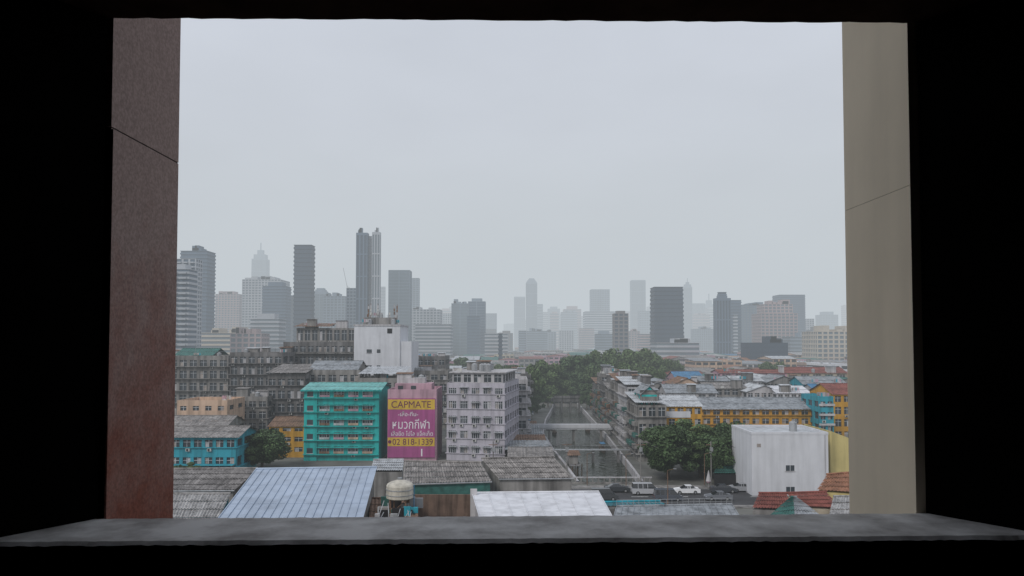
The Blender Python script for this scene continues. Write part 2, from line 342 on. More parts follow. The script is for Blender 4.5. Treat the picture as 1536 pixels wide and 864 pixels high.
T('office_tower',677,703,455,1050,TGY,TG2,'glass',crown=4); T('office_tower',702,728,452,1100,TGY,TG,'glass',crown=1); T('office_tower',700,720,474,1000,TDB,TG,'h')
T('office_tower',728,745,470,2200,TGY,TG2,'grid'); T('office_tower',771,788,445,2900,TGY,TG2,'v',fh=7); T('domed_skyscraper',789,806,424,2400,TGY,TG2,'v',crown=3,fh=6)
T('office_tower',806,822,468,3000,TW,TG2,'grid',fh=8);T('office_tower',822,840,463,3200,TGY,TG2,'grid',fh=8,crown=1);T('office_tower',842,866,468,2600,TGY,TG2,'h',fh=8,crown=4);T('office_tower',866,886,474,3400,TW,TG2,'grid',fh=8)
T('office_tower',887,915,434,2300,TGY,TG2,'grid',crown=0,fh=6); T('apartment_block',878,926,467,2000,TW,TG2,'h',fh=6)
T('office_tower',921,943,470,800,TBR,TG3,'grid',crown=1)
T('skyscraper',948,969,420,2700,TGY,TG2,'v',fh=7); T('office_tower',960,985,466,2300,TGY,TG2,'grid',fh=7)
T('dark_office_tower',981,1027,430,820,TG3,TG3,'h',taper=0.05,crown=0,fh=4.5); 
T('spired_skyscraper',1027,1039,430,2600,TGY,TG2,'v',crown=2,fh=7); T('office_tower',1040,1058,455,3000,TGY,TG2,'grid',fh=8);T('office_tower',1056,1076,462,3200,TGY,TG2,'grid',fh=8,crown=2)
T('office_tower',1075,1097,447,900,TDB,TG3,'v',crown=1);T('office_tower',1079,1091,438,920,TDB,TG3,'h'); T('office_tower',1095,1113,450,1000,TDB,TG,'h'); T('office_tower',1100,1150,458,1200,TDB,TG2,'grid',crown=4); T('white_tower',1101,1107,472,880,TW,TG2,'h')
T('hospital_block',1142,1197,470,950,TPK,TG2,'grid',crown=0); T('hospital_block',1147,1190,456,965,TPK,TG2,'grid',crown=4)
T('office_tower',1170,1209,442,1300,TDB,TG,'h',crown=0); T('apartment_block',1196,1222,478,1500,TW,TG2,'grid')
T('low_office_block',1125,1182,514,600,TG3,TG3,'glass',crown=4,fh=3.5); T('beige_block',1226,1300,497,700,TBE,TG2,'grid',crown=4); T('office_tower',1232,1258,472,2500,TGY,TG2,'grid',crown=1,fh=6)
T('beige_block',300,372,499,700,TBE,TG2,'h',crown=4); T('apartment_block',374,418,478,750,TW,TG2,'h',crown=1);T('apartment_block',345,392,500,640,TPK,TG2,'grid',crown=4)
T('office_block',727,762,500,900,TW,TG2,'h'); T('glass_tower',747,754,500,700,TG3,TG3,'h')
T('office_block',985,1050,514,700,TW,TG2,'h',crown=4)
T('office_block',1185,1230,505,900,TGY,TG2,'h',crown=4)
p=250
while p<1285:
    ww=U(9,30); T('distant_tower',p,p+ww,U(470,500) if R()<.75 else U(455,475),U(2600,4600),random.choice([TW,TGY,TGY,TPK]),TG2,random.choice(['grid','h']),crown=random.choice([0,1,4]),fh=10); p+=ww*U(.6,1.2)
p=250
while p<1285:
    ww=U(12,34); T('city_block',p,p+ww,U(492,511),U(1000,1900),random.choice([TW,TGY,TBE,TPK,TGY,TBR]),TG2,random.choice(['grid','grid','h']),crown=random.choice([0,1,4]),fh=4); p+=ww*U(.7,1.5)
mb=MB(); d=1500; x=gx(520,d); mb.tube((x,d,0),(x,d,gz(428,d)),.7,TBR,4); mb.tube((x,d,gz(430,d)),(gx(514,d),d,gz(402,d)),.5,TBR,4); mb.tube((x,d,gz(430,d)),(gx(524,d),d,gz(432,d)),.6,TBR,4); mb.build('tower_crane')
# ------------------------------------------------------------ low-rise sea
rows=[(262,24),(295,26),(330,28),(370,32),(415,34),(465,38),(525,45),(590,50),(665,60),(750,70),(850,85),(980,110),(1150,140),(1400,200),(1800,300)]
WL=[CONC,OFFW,WHITE,BEIGE,CONC,CONCD,PEACH,PINK,OFFW]; RF=[REDR,ORR,GRR,GYR,LGR,TILE,TILEL,GYR,LGR,TILE,BLR,RUST]
for d,dd in rows:
    x=-0.5*d
    while x<0.5*d:
        ww=U(7,13)+d*0.016; hgt=U(7,13.5)+(0 if d<450 else U(0,4)); x0,x1=x,x+ww; x+=ww+ (U(0,1) if R()<.8 else U(3,8))
        if d<450:
            cl=np.interp(d,[144,222,309,430],[12,9,17,30])-13; cr=np.interp(d,[144,222,309,430],[26,27.5,29,41])+11
            if x1>cl and x0<cr: continue
            if x0<cl and x1<cl and d<330 and x0>-60: hgt=U(9,14)
        px=768+1109*(x0+x1)/2/d
        if 750<px<1010 and 300<d<640: continue
        y0=d+U(0,4); y1=y0+dd*.75; mb=MB(); wl=random.choice(WL)
        fl=max(2,int(hgt/3.3)); near=d<460
        facade(mb,x0,x1,y0,y1,0,hgt,fl,max(2,int(ww/(2.6 if near else 4))),max(2,int(dd/6)) if near else 0,wl,sp=.42,pw=.28,det=1 if near else 0,curt=.35 if near else 0,ac=.25 if near else 0)
        k=R(); rf=random.choice(RF)
        if k<.55: gable(mb,x0,x1,y0,y1,hgt,U(1.2,3),rf,random.choice('xy'),wall=wl,wv=1.0 if near else 3)
        elif k<.75:
            mb.sheet((x0-.4,y0-.4,hgt+.3),(x1+.4,y0-.4,hgt+.3),(x1+.4,y1,hgt+1.8),(x0-.4,y1,hgt+1.8),rf,max(4,int(ww/1.2)),.05,2)
        else:
            parapet(mb,x0,x1,y0,y1,hgt,.9,wl); clutter(mb,x0+.5,x1-.5,y0+.5,y1-1,hgt,5 if near else 3)
        mb.build('low_rise_building')
# ------------------------------------------------------------ mid-ground buildings, left
def blk(name,p0,p1,yt,d,dep,wall,fl,bx,by=3,z0=0,det=1,rot=0,par=.9,cl=6,piv=0,**k):
    x0,x1=gx(p0,d),gx(p1,d); z=gz(yt,d); mb=MB()
    facade(mb,x0,x1,d,d+dep,z0,z,fl,bx,by,wall,det=det,**k)
    if par: parapet(mb,x0,x1,d,d+dep,z,par,wall)
    if cl: clutter(mb,x0+.5,x1-1,d+.5,d+dep-2,z,cl)
    return mb,x0,x1,z
mb,x0,x1,z=blk('a',425,531,517,236,22,CONCD,7,9,4,cl=0,ac=.5,curt=.4,ledge=.5)
mb.box(x0,x1,234.8,236,z-2.8,z-2.55,CONC)
zt=gz(492,240); facade(mb,x0+3,x1-.5,240,256,z+.01,zt,1,8,3,CONC,sp=.25,det=1)
clutter(mb,x0+3,x1-3,240,250,zt,12); mb.sheet((x0+2,238.5,zt+.4),(x0+14,238.5,zt+.4),(x0+14,250,zt+1.8),(x0+2,250,zt+1.8),RUST,14,.06,2)
mb.build('grimy_apartment_block')
x0,x1=gx(531,232),gx(600,232); x2=gx(617,232); z=gz(489,232); mb=MB()
mb.box(x0,x1,232,250,0,z,WHITE); mb.box(x1,x2,232.4,250,0,gz(512,232),WHITE); mb.box(x0-.2,x1+.2,231.8,250.2,z,z+.5,OFFW)
mb.box(x1-4,x1-2.5,231.9,232.1,gz(500,232),z-.8,DK)
for k in range(5): 
    mb.box(x0+4,x0+5.6,231.93,232.05,4+k*5,5.1+k*5,GL); mb.box(x0+7.2,x0+8.3,231.93,232.05,4+k*5,5.1+k*5,GL)
    mb.box(x0+3.9,x0+5.7,231.85,232.02,3.85+k*5,4+k*5,OFFW)
mb.box(x0+2,x1-3,236,246,z+.5,z+2.8,CONC); clutter(mb,x0+1,x1-2,234,246,z+.5,8); clutter(mb,x0+3,x1-4,237,244,z+2.8,3,.7)
for q in range(12):
    x=U(x0+.5,x1-1); y=U(233,246); h=U(4,8.0); mb.tube((x,y,z+.5),(x,y,z+h),.09,RUST if q%2 else STEEL,4)
    for u in range(3): mb.box(x-.25,x+.2,y-.2,y-.05,z+h-1.5-u*1.1,z+h-.6-u*1.1,random.choice([OFFW,ACM,RUST]))
mb.build('white_walled_building')
mb,x0,x1,z=blk('a',604,672,560,238,18,CONC,5,5,3,cl=8,ac=.5,ledge=.4); mb.build('apartment_building')
mb,x0,x1,z=blk('a',625,668,538,262,18,CONCD,6,4,3,cl=8); mb.build('apartment_building')
mb,x0,x1,z=blk('a',345,424,533,222,18,CONCD,7,6,3,cl=10,ac=.5,curt=.5,ledge=.9,sp=.3); mb.build('balcony_apartment_block')
mb,x0,x1,z=blk('a',238,343,538,228,20,CONC,6,7,3,cl=8,ac=.4,ledge=1.0,sp=.36); gable(mb,x0+4,x1-6,230,243,z+.9,2.2,GRR,'x',wv=.8); mb.build('balcony_apartment_block')
mb,x0,x1,z=blk('a',402,458,566,200,15,CONCD,5,4,3,cl=6,ac=.5,ledge=.6); mb.sheet((x0-.5,199,z+1.2),(x1+.5,199,z+1.2),(x1+.5,214,z+3.2),(x0-.5,214,z+3.2),TILE,18,.07,3); mb.build('shophouse_block')
mb,x0,x1,z=blk('a',458,540,560,205,16,CONC,5,5,3,cl=6,ac=.5); gable(mb,x0+1,x1-1,206,220,z+.9,2.4,GYR,'x',wall=CONC,wv=.8);mb.build('shophouse_block')
mb,x0,x1,z=blk('a',540,606,572,200,16,CONC,5,4,3,cl=6,ac=.5,ledge=.4); mb.sheet((x0-.5,199.5,z+2),(x1,199.5,z+2),(x1,214,z+3.6),(x0-.5,214,z+3.6),LGR,18,.07,3);mb.build('shophouse_block')
mb,x0,x1,z=blk('a',267,342,606,182,12,PEACH,3,4,2,cl=3,sp=.6,pw=.5); mb.build('peach_house')
mb,x0,x1,z=blk('a',343,402,600,196,12,CONC,4,4,2,cl=4,ac=.5,ledge=.4); mb.build('shophouse_block')
mb,x0,x1,z=blk('a',405,458,640,176,12,MUST,3,3,2,cl=0,par=0,sp=.55); gable(mb,x0,x1,176,188,z,1.8,RUST,'x',wall=MUST); mb.build('mustard_house')
mb,x0,x1,z=blk('a',225,356,656,150,12,CYAN,2,8,3,cl=0,par=0,sp=.5,curt=.5,ledge=.3); gable(mb,x0,x1,150,162,z,1.6,TILE,'x',wall=CYAN,ov=.8)
mb.box(x0,x1,148.2,149.9,2.6,2.75,CYAN); mb.build('cyan_house')
mb,x0,x1,z=blk('a',225,340,640,166,12,CONC,3,6,3,cl=0,par=0,sp=.5); gable(mb,x0,x1,166,178,z,1.9,TILE,'x',wall=CONC); mb.build('tile_roofed_house')
# teal building
D=171; x0,x1=gx(457,D),gx(569,D); z=gz(585,D); mb=MB()
xa,xb=x0+3.0,x1-1.0
mb.box(x0,xa,D,D+14,0,z,TEAL); mb.box(xb,x1,D,D+14,0,z,TEAL)
facade(mb,xa,xb,D+.35,D+14,0,z,5,4,0,TEAL,sp=.5,pw=.3,det=1,curt=.5,ac=.3)
for f in range(5):
    fh=z/5; za=fh*f+fh*.5; mb.box(x0-.1,x1+.1,D-.5,D+.3,za-.28,za-.1,TEAL); mb.box(xa,xb,D-.45,D+.3,za+fh*.42,za+fh*.47,TEAL)
    for i in range(4):
        a=xa+(xb-xa)/4*i+.5; b=a+(xb-xa)/4-1.0
        for q in range(5): mb.box(a+(b-a)*q/4-.03,a+(b-a)*q/4+.03,D+.2,D+.25,za,za+fh*.42,FRAME)
        mb.box(a,b,D+.2,D+.26,za,za+.5,random.choice([PINK,RUST,OFFW,PEACH]))
    mb.box(x0+.7,x0+2.1,D-.02,D+.1,za+.1,za+1.3,GL); mb.box(x0+.6,x0+2.2,D-.06,D+.0,za,za+.1,FRAME)
gable(mb,x0,x1,D,D+14,z,1.3,PTEAL,'x',ov=.7,wall=TEAL,wv=1)
mb.box(x0-.7,x1+.7,D-.75,D+.1,z-.25,z-.02,TEAL)
mb.build('teal_building')
# pink sign building
x0,x1=gx(582,D),gx(655,D); z=gz(590,D); root=empty('sign_building',((x0+x1)/2,D,0)); mb=MB()
mb.box(x0,x1,D,D+14,0,z,PINK); parapet(mb,x0,x1,D,D+14,z,.9,PINK)
mb.box(x0+1.5,x1-1.2,D+1,D+7,z,z+2.2,PINK); mb.box(x0+2.2,x0+3.4,D+.95,D+1.02,z+.8,z+1.7,GL); mb.box(x0+5.2,x0+6.4,D+.95,D+1.02,z+.8,z+1.7,GL)
mb.box(x0+3,x1-3,D+3,D+6,z+2.2,z+3.4,OFFW); clutter(mb,x0+1,x1-2,D+1,D+9,z+2.2,5)
b=mb.build('walls'); b.parent=root; b.matrix_parent_inverse=Matrix.Translation((-root.location.x,-root.location.y,0))
SM=mat('magenta_sign_vinyl',(0.36,0.08,0.23),0.6,0.1,0.3,0.25); SY=mat('yellow_sign_vinyl',(0.60,0.40,0.05),0.6,0.1,0.3,0.25)
SW=mat('white_lettering',(0.72,0.68,0.72),0.6,0.05,0.3,0); SDK=mat('dark_lettering',(0.12,0.02,0.06),0.6,0.05,0.3,0)
def addp(o): o.parent=root; o.matrix_parent_inverse=Matrix.Translation((-root.location.x,-root.location.y,0))
sx0,sx1=gx(582.5,D),gx(653,D); 
mb=MB(); mb.box(sx0,sx1,D-.3,D-.02,gz(686,D),gz(597.5,D),SM); addp(mb.build('sign_board'))
mb=MB(); mb.box(sx0+.05,sx1-.05,D-.33,D-.303,gz(614,D),gz(599,D),SY); mb.box(sx0+.05,sx1-.05,D-.33,D-.303,gz(669,D),gz(656,D),SY); addp(mb.build('sign_bands'))
def txt(s,p0,p1,ya,yb,m,bold=.0):
    c=bpy.data.curves.new('lettering','FONT'); c.body=s; c.size=1; c.extrude=.01; c.align_x='CENTER'; c.align_y='CENTER'; c.offset=bold
    c.materials.append(m); o=bpy.data.objects.new('lettering',c); sc.collection.objects.link(o); bpy.context.view_layer.update()
    w_,h_=o.dimensions.x or 1,o.dimensions.y or 1
    W=gx(p1,D)-gx(p0,D); Hh=gz(ya,D)-gz(yb,D)
    bb=[Vector(v) for v in o.bound_box]; cx=sum(v.x for v in bb)/8; cy=sum(v.y for v in bb)/8
    sx=W/w_; sy=Hh/h_
    o.scale=(sx,sy,1); o.rotation_euler=(math.radians(90),0,0)
    o.location=((gx(p0,D)+gx(p1,D))/2-cx*sx,D-.345,(gz(ya,D)+gz(yb,D))/2-cy*sy); addp(o)
txt('CAPMATE',588,647,601.5,611.5,SDK,0)
txt('-เสื้อ-ทีม-',598,628,617,624,SW,0)
txt('หมวกกีฬา',590,645,628,643,SW,0)
txt('เสื้อยืด โปโล แจ็คเก็ต',588,650,646,653.5,SW,0)
txt('02 818-1339',590,650,658,667,SDK,0)
mb=MB(); mb.cyl((0,0),.4,0,.02,SDK,12); o=mb.build('phone_disc'); o.rotation_euler=(math.radians(90),0,0); o.location=(gx(585.5,D)+.05,D-.335,gz(662.5,D)); addp(o)
txt('1',632.5,634.5,673,684,SW,.0)
# lavender building
D2=170; x0,x1=gx(668,D2),gx(757,D2); z=gz(580,D2); mb=MB()
facade(mb,x0,x1,D2,D2+22,0,z,5,5,6,LAV,sp=.5,pw=.3,det=1,curt=.5,ac=.5,ledge=.25)
parapet(mb,x0,x1,D2,D2+22,z,.8,LAV)
zt=gz(560,D2); facade(mb,x0+1,x1-.6,D2+1.2,D2+20,z+.005,zt,1,5,5,OFFW,sp=.3,pw=.3,det=1)
mb.box(x0+.4,x1+.2,D2+.7,D2+20.6,zt,zt+.25,OFFW); clutter(mb,x0+2,x1-3,D2+2,D2+16,zt+.25,9)
for f in range(5):
    za=z/5*f+z/5*.5
    for i in range(5):
        a=x0+(x1-x0)/5*i+.5; b=a+(x1-x0)/5-1.0
        for q in range(5): mb.box(a+(b-a)*q/4-.04,a+(b-a)*q/4+.04,D2+.02,D2+.07,za,za+z/5*.5-.01,FRAME)
        if R()<.5: mb.box(a-.2,b+.2,D2-.7,D2-.02,za+z/5*.43,za+z/5*.46,LGR)
mb.build('lavender_apartment_building',(x1,D2),math.radians(-9))
# left bank row behind
yy=195
for k in range(5):
    ln=U(17,22); xr=np.interp(yy,[190,230,300],[4.2,3.5,9]); z=U(13.5,17); mb=MB(); wl=random.choice([CONC,OFFW,LAV,CONCD])
    facade(mb,xr-12,xr,yy,yy+ln-.5,0,z,5,4,6,wl,sp=.4,det=1,ledge=.5,ac=.3); parapet(mb,xr-12,xr,yy,yy+ln-.5,z,.8,wl); clutter(mb,xr-11,xr-1,yy,yy+ln-2,z,7)
    for q in range(5):
        ya=yy+ln/5*q; mb.hexa([(xr,ya,2.8),(xr+2,ya,2.4),(xr+2,ya+3,2.4),(xr,ya+3,2.8)],[(xr,ya,2.9),(xr+2,ya,2.5),(xr+2,ya+3,2.5),(xr,ya+3,2.9)],random.choice([BLR,GYR,LGR,GRR]))
        for f in range(1,5): mb.box(xr+.02,xr+1.0,ya+.3,ya+2.8,z/5*f+.3,z/5*f+1.2,wl)
    mb.build('canalside_shophouse'); yy+=ln
for k in range(6):
    y=158+k*11; x=gx(775,170)-3+U(0,2); mb=MB(); wd=np.interp(y,[150,222],[10.5,8.2])
    mb.box(x+1,wd-2,y,y+8,0,2.8,random.choice([CONC,OFFW,CYAN])); mb.sheet((x,y-.5,2.8),(wd-1.2,y-.5,2.8),(wd-1.2,y+8.5,3.9),(x,y+8.5,3.9),random.choice([TILE,LGR,GYR,RUST]),14,.06,2); mb.build('canalside_shed')
# ------------------------------------------------------------ right bank
yy=170
for k in range(7):
    ln=U(12,19); xl=np.interp(yy,[165,230,300],[28.8,29.3,31]); z=U(10.5,16.5); mb=MB(); wl=random.choice([CONC,CONCD,OFFW,CONC])
    W=U(6.5,9); facade(mb,xl,xl+W,yy,yy+ln-.4,0,z,max(3,int(z/3.3)),3,6,wl,sp=.4,det=1,ledge=.6,ac=.4)
    if R()<.6: mb.sheet((xl-.6,yy-.5,z+.6),(xl+W,yy-.5,z+.6),(xl+W,yy+ln,z+2),(xl-.6,yy+ln,z+2),random.choice([GYR,TILE,RUST,LGR]),14,.06,3)
    else: parapet(mb,xl,xl+W,yy,yy+ln-.4,z,.8,wl)
    clutter(mb,xl+.5,xl+W-1,yy,yy+ln-2,z+.6,7)
    for f in range(1,4):
        for q in range(4):
            ya=yy+ln/4*q; mb.box(xl-1.0,xl-.02,ya+.3,ya+3,z/5*f+.3,z/5*f+1.2,random.choice([wl,wl,GRR,RUST]))
    mb.build('canalside_shophouse'); yy+=ln
mb,x0,x1,z=blk('a',962,985,592,172,10,TEAL,4,3,3,cl=0,par=0); gable(mb,x0,x1,172,182,z,2,GYR,'y',wall=TEAL); mb.build('teal_house')
mb,x0,x1,z=blk('a',988,1052,610,178,16,MUST,4,5,3,cl=0,par=0); 
mb.box(x0+.3,x0+7.5,177.8,177.95,z-2.6,z-1.1,WHITE)
gable(mb,x0,x1,178,194,z,2.2,LGR,'x',wall=MUST); mb.build('mustard_building')
mb,x0,x1,z=blk('a',1052,1228,614,196,16,MUST,4,12,3,cl=0,par=0,ledge=.5,curt=.5); gable(mb,x0,x1,196,212,z,2.6,GYR,'x',wall=MUST,ov=.8,wv=.8); mb.build('mustard_school_building')
mb,x0,x1,z=blk('a',1228,1249,600,190,12,CYAN,4,2,3,cl=3); 
for f in range(5): mb.box(x0-.2,x1+.2,189.6,190,z/5*f+1,z/5*f+1.5,OFFW)
mb.build('teal_stair_tower')
mb,x0,x1,z=blk('a',1249,1330,592,200,16,MUST,4,6,3,cl=0,par=0); gable(mb,x0,x1,200,216,z,2.6,REDR,'x',wall=MUST); mb.build('mustard_building')
specs=[(1000,1075,590,222,GYR,'x',OFFW),(1060,1120,583,232,TILE,'x',CONC),(1120,1170,588,226,LGR,'y',OFFW),(1165,1215,590,222,WROOF,'x',WHITE),(1205,1270,577,236,GYR,'x',CYAN),(960,1010,583,240,LGR,'y',CONC),(1010,1050,577,246,RUST,'y',PEACH),(1050,1095,572,250,GYR,'x',CONCD),(1100,1145,572,252,LGR,'x',OFFW),(1080,1180,560,290,REDR,'x',PINK),(1180,1270,560,300,REDR,'x',BEIGE),(1150,1200,574,248,GYR,'y',CONC),(1225,1290,588,226,BLR,'x',OFFW)]
for a,b,yt,d,rf,ax,wl in specs:
    mb,x0,x1,z=blk('a',a,b,yt,d,14,wl,4,5,3,cl=0,par=0,ac=.4); gable(mb,x0,x1,d,d+14,z,U(1.2,2.4),rf,ax,wall=wl,wv=.8); clutter(mb,x0,x1-1,d,d+2,z,4)
    mb.build('tin_roofed_shophouse')
D3=132; x0,x1=gx(1126,D3),gx(1240,D3); z=gz(652,D3); mb=MB()
mb.box(x0,x1,D3,D3+12,0,z,WHITE); parapet(mb,x0-.05,x1+.05,D3-.05,D3+12,z,.45,WHITE,.25)
mb.box(x0+.2,x1-.2,D3+.2,D3+11.7,z,z+.1,LGR)
for (a,zz) in ((6.0,z-6.4),(6.0,z-10.2)): 
    mb.box(x0+a,x0+a+1.5,D3-.03,D3+.05,zz,zz+1.0,GL); mb.box(x0+a+.7,x0+a+.78,D3-.06,D3-.02,zz,zz+1,FRAME); mb.box(x0+a-.15,x0+a+1.65,D3-.12,D3-.01,zz-.12,zz-.01,OFFW)
mb.box(x0+.9,x0+1.6,D3-.05,D3+.0,z-2.2,z-1.6,CURT); mb.tube((x1-.6,D3-.08,0),(x1-.6,D3-.08,z),.06,OFFW,5)
clutter(mb,x0+7,x1-2,D3+3,D3+9,z+.1,2)
mb.build('white_building')
x0,x1=gx(1243,135),gx(1300,135); z=gz(668,135); mb=MB(); mb.box(x0,x1,135,147,0,z,YEL); mb.poly([(x0,134.99,z),(x0+5,134.99,z-1.5),(x0,134.99,z+2.2)],YEL)
mb.hexa([(x0,135,z),(x1,135,z),(x1,147,z),(x0,147,z)],[(x0,135,z+2.6),(x0+.1,135,z+2.6),(x0+.1,147,z+2.6),(x0,147,z+2.6)],YEL); mb.build('yellow_house')
# ------------------------------------------------------------ foreground roofs
def roofhouse(name,A,B,C,Dd,m,wall,waves=20,amp=.07,rows=4,ribs=0,drop=.35,extra=None):
    q=[Vector(at_z(*p)) for p in (A,B,C,Dd)]; mb=MB()
    if ribs:
        mb.sheet(*q,m,ribs,0.0,1,0)
        for i in range(ribs+1):
            u=i/ribs; a=q[0].lerp(q[1],u); b=q[3].lerp(q[2],u); a=a+Vector((0,0,.06)); b=b+Vector((0,0,.06)); mb.tube(a,b,.07,m,4)
        for v in (.33,.66): 
            a=q[0].lerp(q[3],v)+Vector((0,0,.02)); b=q[1].lerp(q[2],v)+Vector((0,0,.02)); mb.tube(a,b,.03,m,4)
    else: mb.sheet(*q,m,waves,amp,rows,.08)
    c=sum(q,Vector())/4; t=[ (p+(c-p)*.04) for p in q]; 
    for p in t: p.z-=drop
    mb.hexa([(p.x,p.y,0) for p in t],t,wall)
    mb.tube(q[3]+Vector((0,0,.08)),q[2]+Vector((0,0,.08)),.16,m,6)
    if extra: extra(mb,q)
    return mb.build(name),q
def gutter(mb,q):
    mb.tube(q[0]+Vector((0,-.1,-.1)),q[1]+Vector((0,-.1,-.1)),.12,STEEL,6)
roofhouse('blue_roofed_warehouse',(318,790,6.6),(541,790,6.6),(565,701,8.6),(384,704,8.4),BLUER,CONC,ribs=17)
roofhouse('tile_roofed_house',(210,736,6.5),(352,735,6.5),(387,703,8.2),(232,704,8.2),TILE,CONC,34,extra=gutter)
roofhouse('tile_roofed_house',(190,790,5),(322,790,5),(346,741,6.8),(200,741,6.8),TILEL,CYAN,30)
roofhouse('tile_roofed_house',(604,726,6.4),(738,722,6.4),(722,694,8.2),(607,692,8.2),TILE,GRR,32,extra=gutter)
roofhouse('tile_roofed_house',(748,718,6.2),(860,717,6.2),(832,686,8.2),(722,688,8.2),TILE,CONC,30,extra=gutter)
roofhouse('tin_roofed_shed',(556,706,6),(604,706,6),(606,690,7),(560,690,7),LGR,CONC,14)
roofhouse('white_roofed_hall',(722,786,5.6),(922,782,5.6),(898,738,5.9),(708,740,5.9),WROOF,OFFW,ribs=8)
def rail(mb,q):
    for i in range(22):
        p=q[3].lerp(q[2],i/21); mb.tube(p,p+Vector((0,0,.9)),.03,STEEL,4)
    mb.tube(q[3]+Vector((0,0,.9)),q[2]+Vector((0,0,.9)),.04,STEEL,4); mb.tube(q[3]+Vector((0,0,.5)),q[2]+Vector((0,0,.5)),.03,STEEL,4)
roofhouse('grey_roofed_shed',(915,795,4.2),(1120,792,4.2),(1098,757,4.6),(925,760,4.6),GYR,CONC,ribs=20,extra=rail)
roofhouse('tin_roofed_shed',(880,760,3.4),(1000,757,3.4),(990,752,3.8),(885,754,3.8),CYAN,CONC,20)
roofhouse('red_roofed_house',(1128,762,4.4),(1190,764,4.4),(1180,740,5.6),(1138,740,5.6),REDR,CONC,14)
roofhouse('red_roofed_house',(1205,760,4.4),(1262,762,4.4),(1240,738,5.6),(1180,740,5.6),REDR,BEIGE,14)
roofhouse('green_roofed_house',(1150,776,4.2),(1192,772,4.4),(1190,746,5.6),(1186,746,5.6),GRR,OFFW,8)
roofhouse('green_roofed_house',(1192,772,4.4),(1236,776,4.2),(1195,746,5.6),(1190,746,5.6),GYR,OFFW,8)
roofhouse('orange_roofed_house',(1225,735,5.6),(1300,740,5.6),(1290,708,7.2),(1240,712,7.2),ORR,YEL,14)
roofhouse('orange_roofed_house',(1240,786,4.0),(1310,786,4.0),(1300,745,5.2),(1250,745,5.2),TILEL,ORR,14)
roofhouse('green_canopy_stall',(1070,710,2.3),(1122,710,2.3),(1120,701,3.1),(1074,701,3.1),GRR,DK,14)
mb=MB(); d=104; mb.box(gx(622,d),gx(718,d),d,d+.3,0,gz(742,d),mat('brown_plaster',(0.15,0.10,0.075),0.9,.3,.5,.5)); mb.box(gx(706,d),gx(716,d),d-.3,d,0,gz(733,d),OFFW); mb.build('brown_yard_wall')
roofhouse('flat_roof_house',(552,790,5.0),(628,790,5.0),(626,748,5.0),(556,748,5.0),RUST,CONCD,12)
mb=MB(); d=97; cx=gx(601,d); zb=gz(746,d); zt=gz(728,d); TK=mat('tank_cream_metal',(0.5,0.47,0.40),.5,.12,.6,.3)
r=1.75; mb.cyl((cx,d),r*.85,zb-.15,zb,TK,24,r2=r); mb.cyl((cx,d),r,zb,zt,TK,24); mb.cyl((cx,d),r*1.03,zt-.5,zt-.38,STEEL,24); mb.cyl((cx,d),r*1.03,zb+.4,zb+.5,STEEL,24)
zz=zt; rr=r
for k in range(4): r2=r*math.cos((k+1)*.36); mb.cyl((cx,d),rr,zz,zz+.22-.02*k,TK,24,r2=r2); zz+=.22-.02*k; rr=r2
mb.cyl((cx,d),.3,zz,zz+.25,STEEL,10)
for a in range(4):
    an=a*math.pi/2+.7; X,Y=cx+r*.8*math.cos(an),d+r*.8*math.sin(an); mb.tube((X,Y,4.5),(X,Y,zb),.1,RUST,5)
mb.tube((cx-r*.6,d-r*.6,5),(cx+r*.6,d-r*.6,zb),.06,RUST,4); mb.tube((cx+r+.1,d,4.5),(cx+r+.1,d,zt),.06,BLR,5)
mb.build('water_tank')
mb=MB()
for q in range(16):
    x=U(gx(560,94),gx(625,94)); y=U(88,100); h=U(.4,1.6); mb.box(x,x+U(.4,1.4),y,y+U(.3,.8),5.05,5.05+h,random.choice([RUST,GRR,CONC,CYAN,STEEL,DK,OFFW]))
for q in range(8):
    x=U(gx(556,94),gx(625,94)); mb.tube((x,90,5),(x+U(-1,1),92,U(6,8)),.05,STEEL,4)
mb.build('rooftop_machinery')
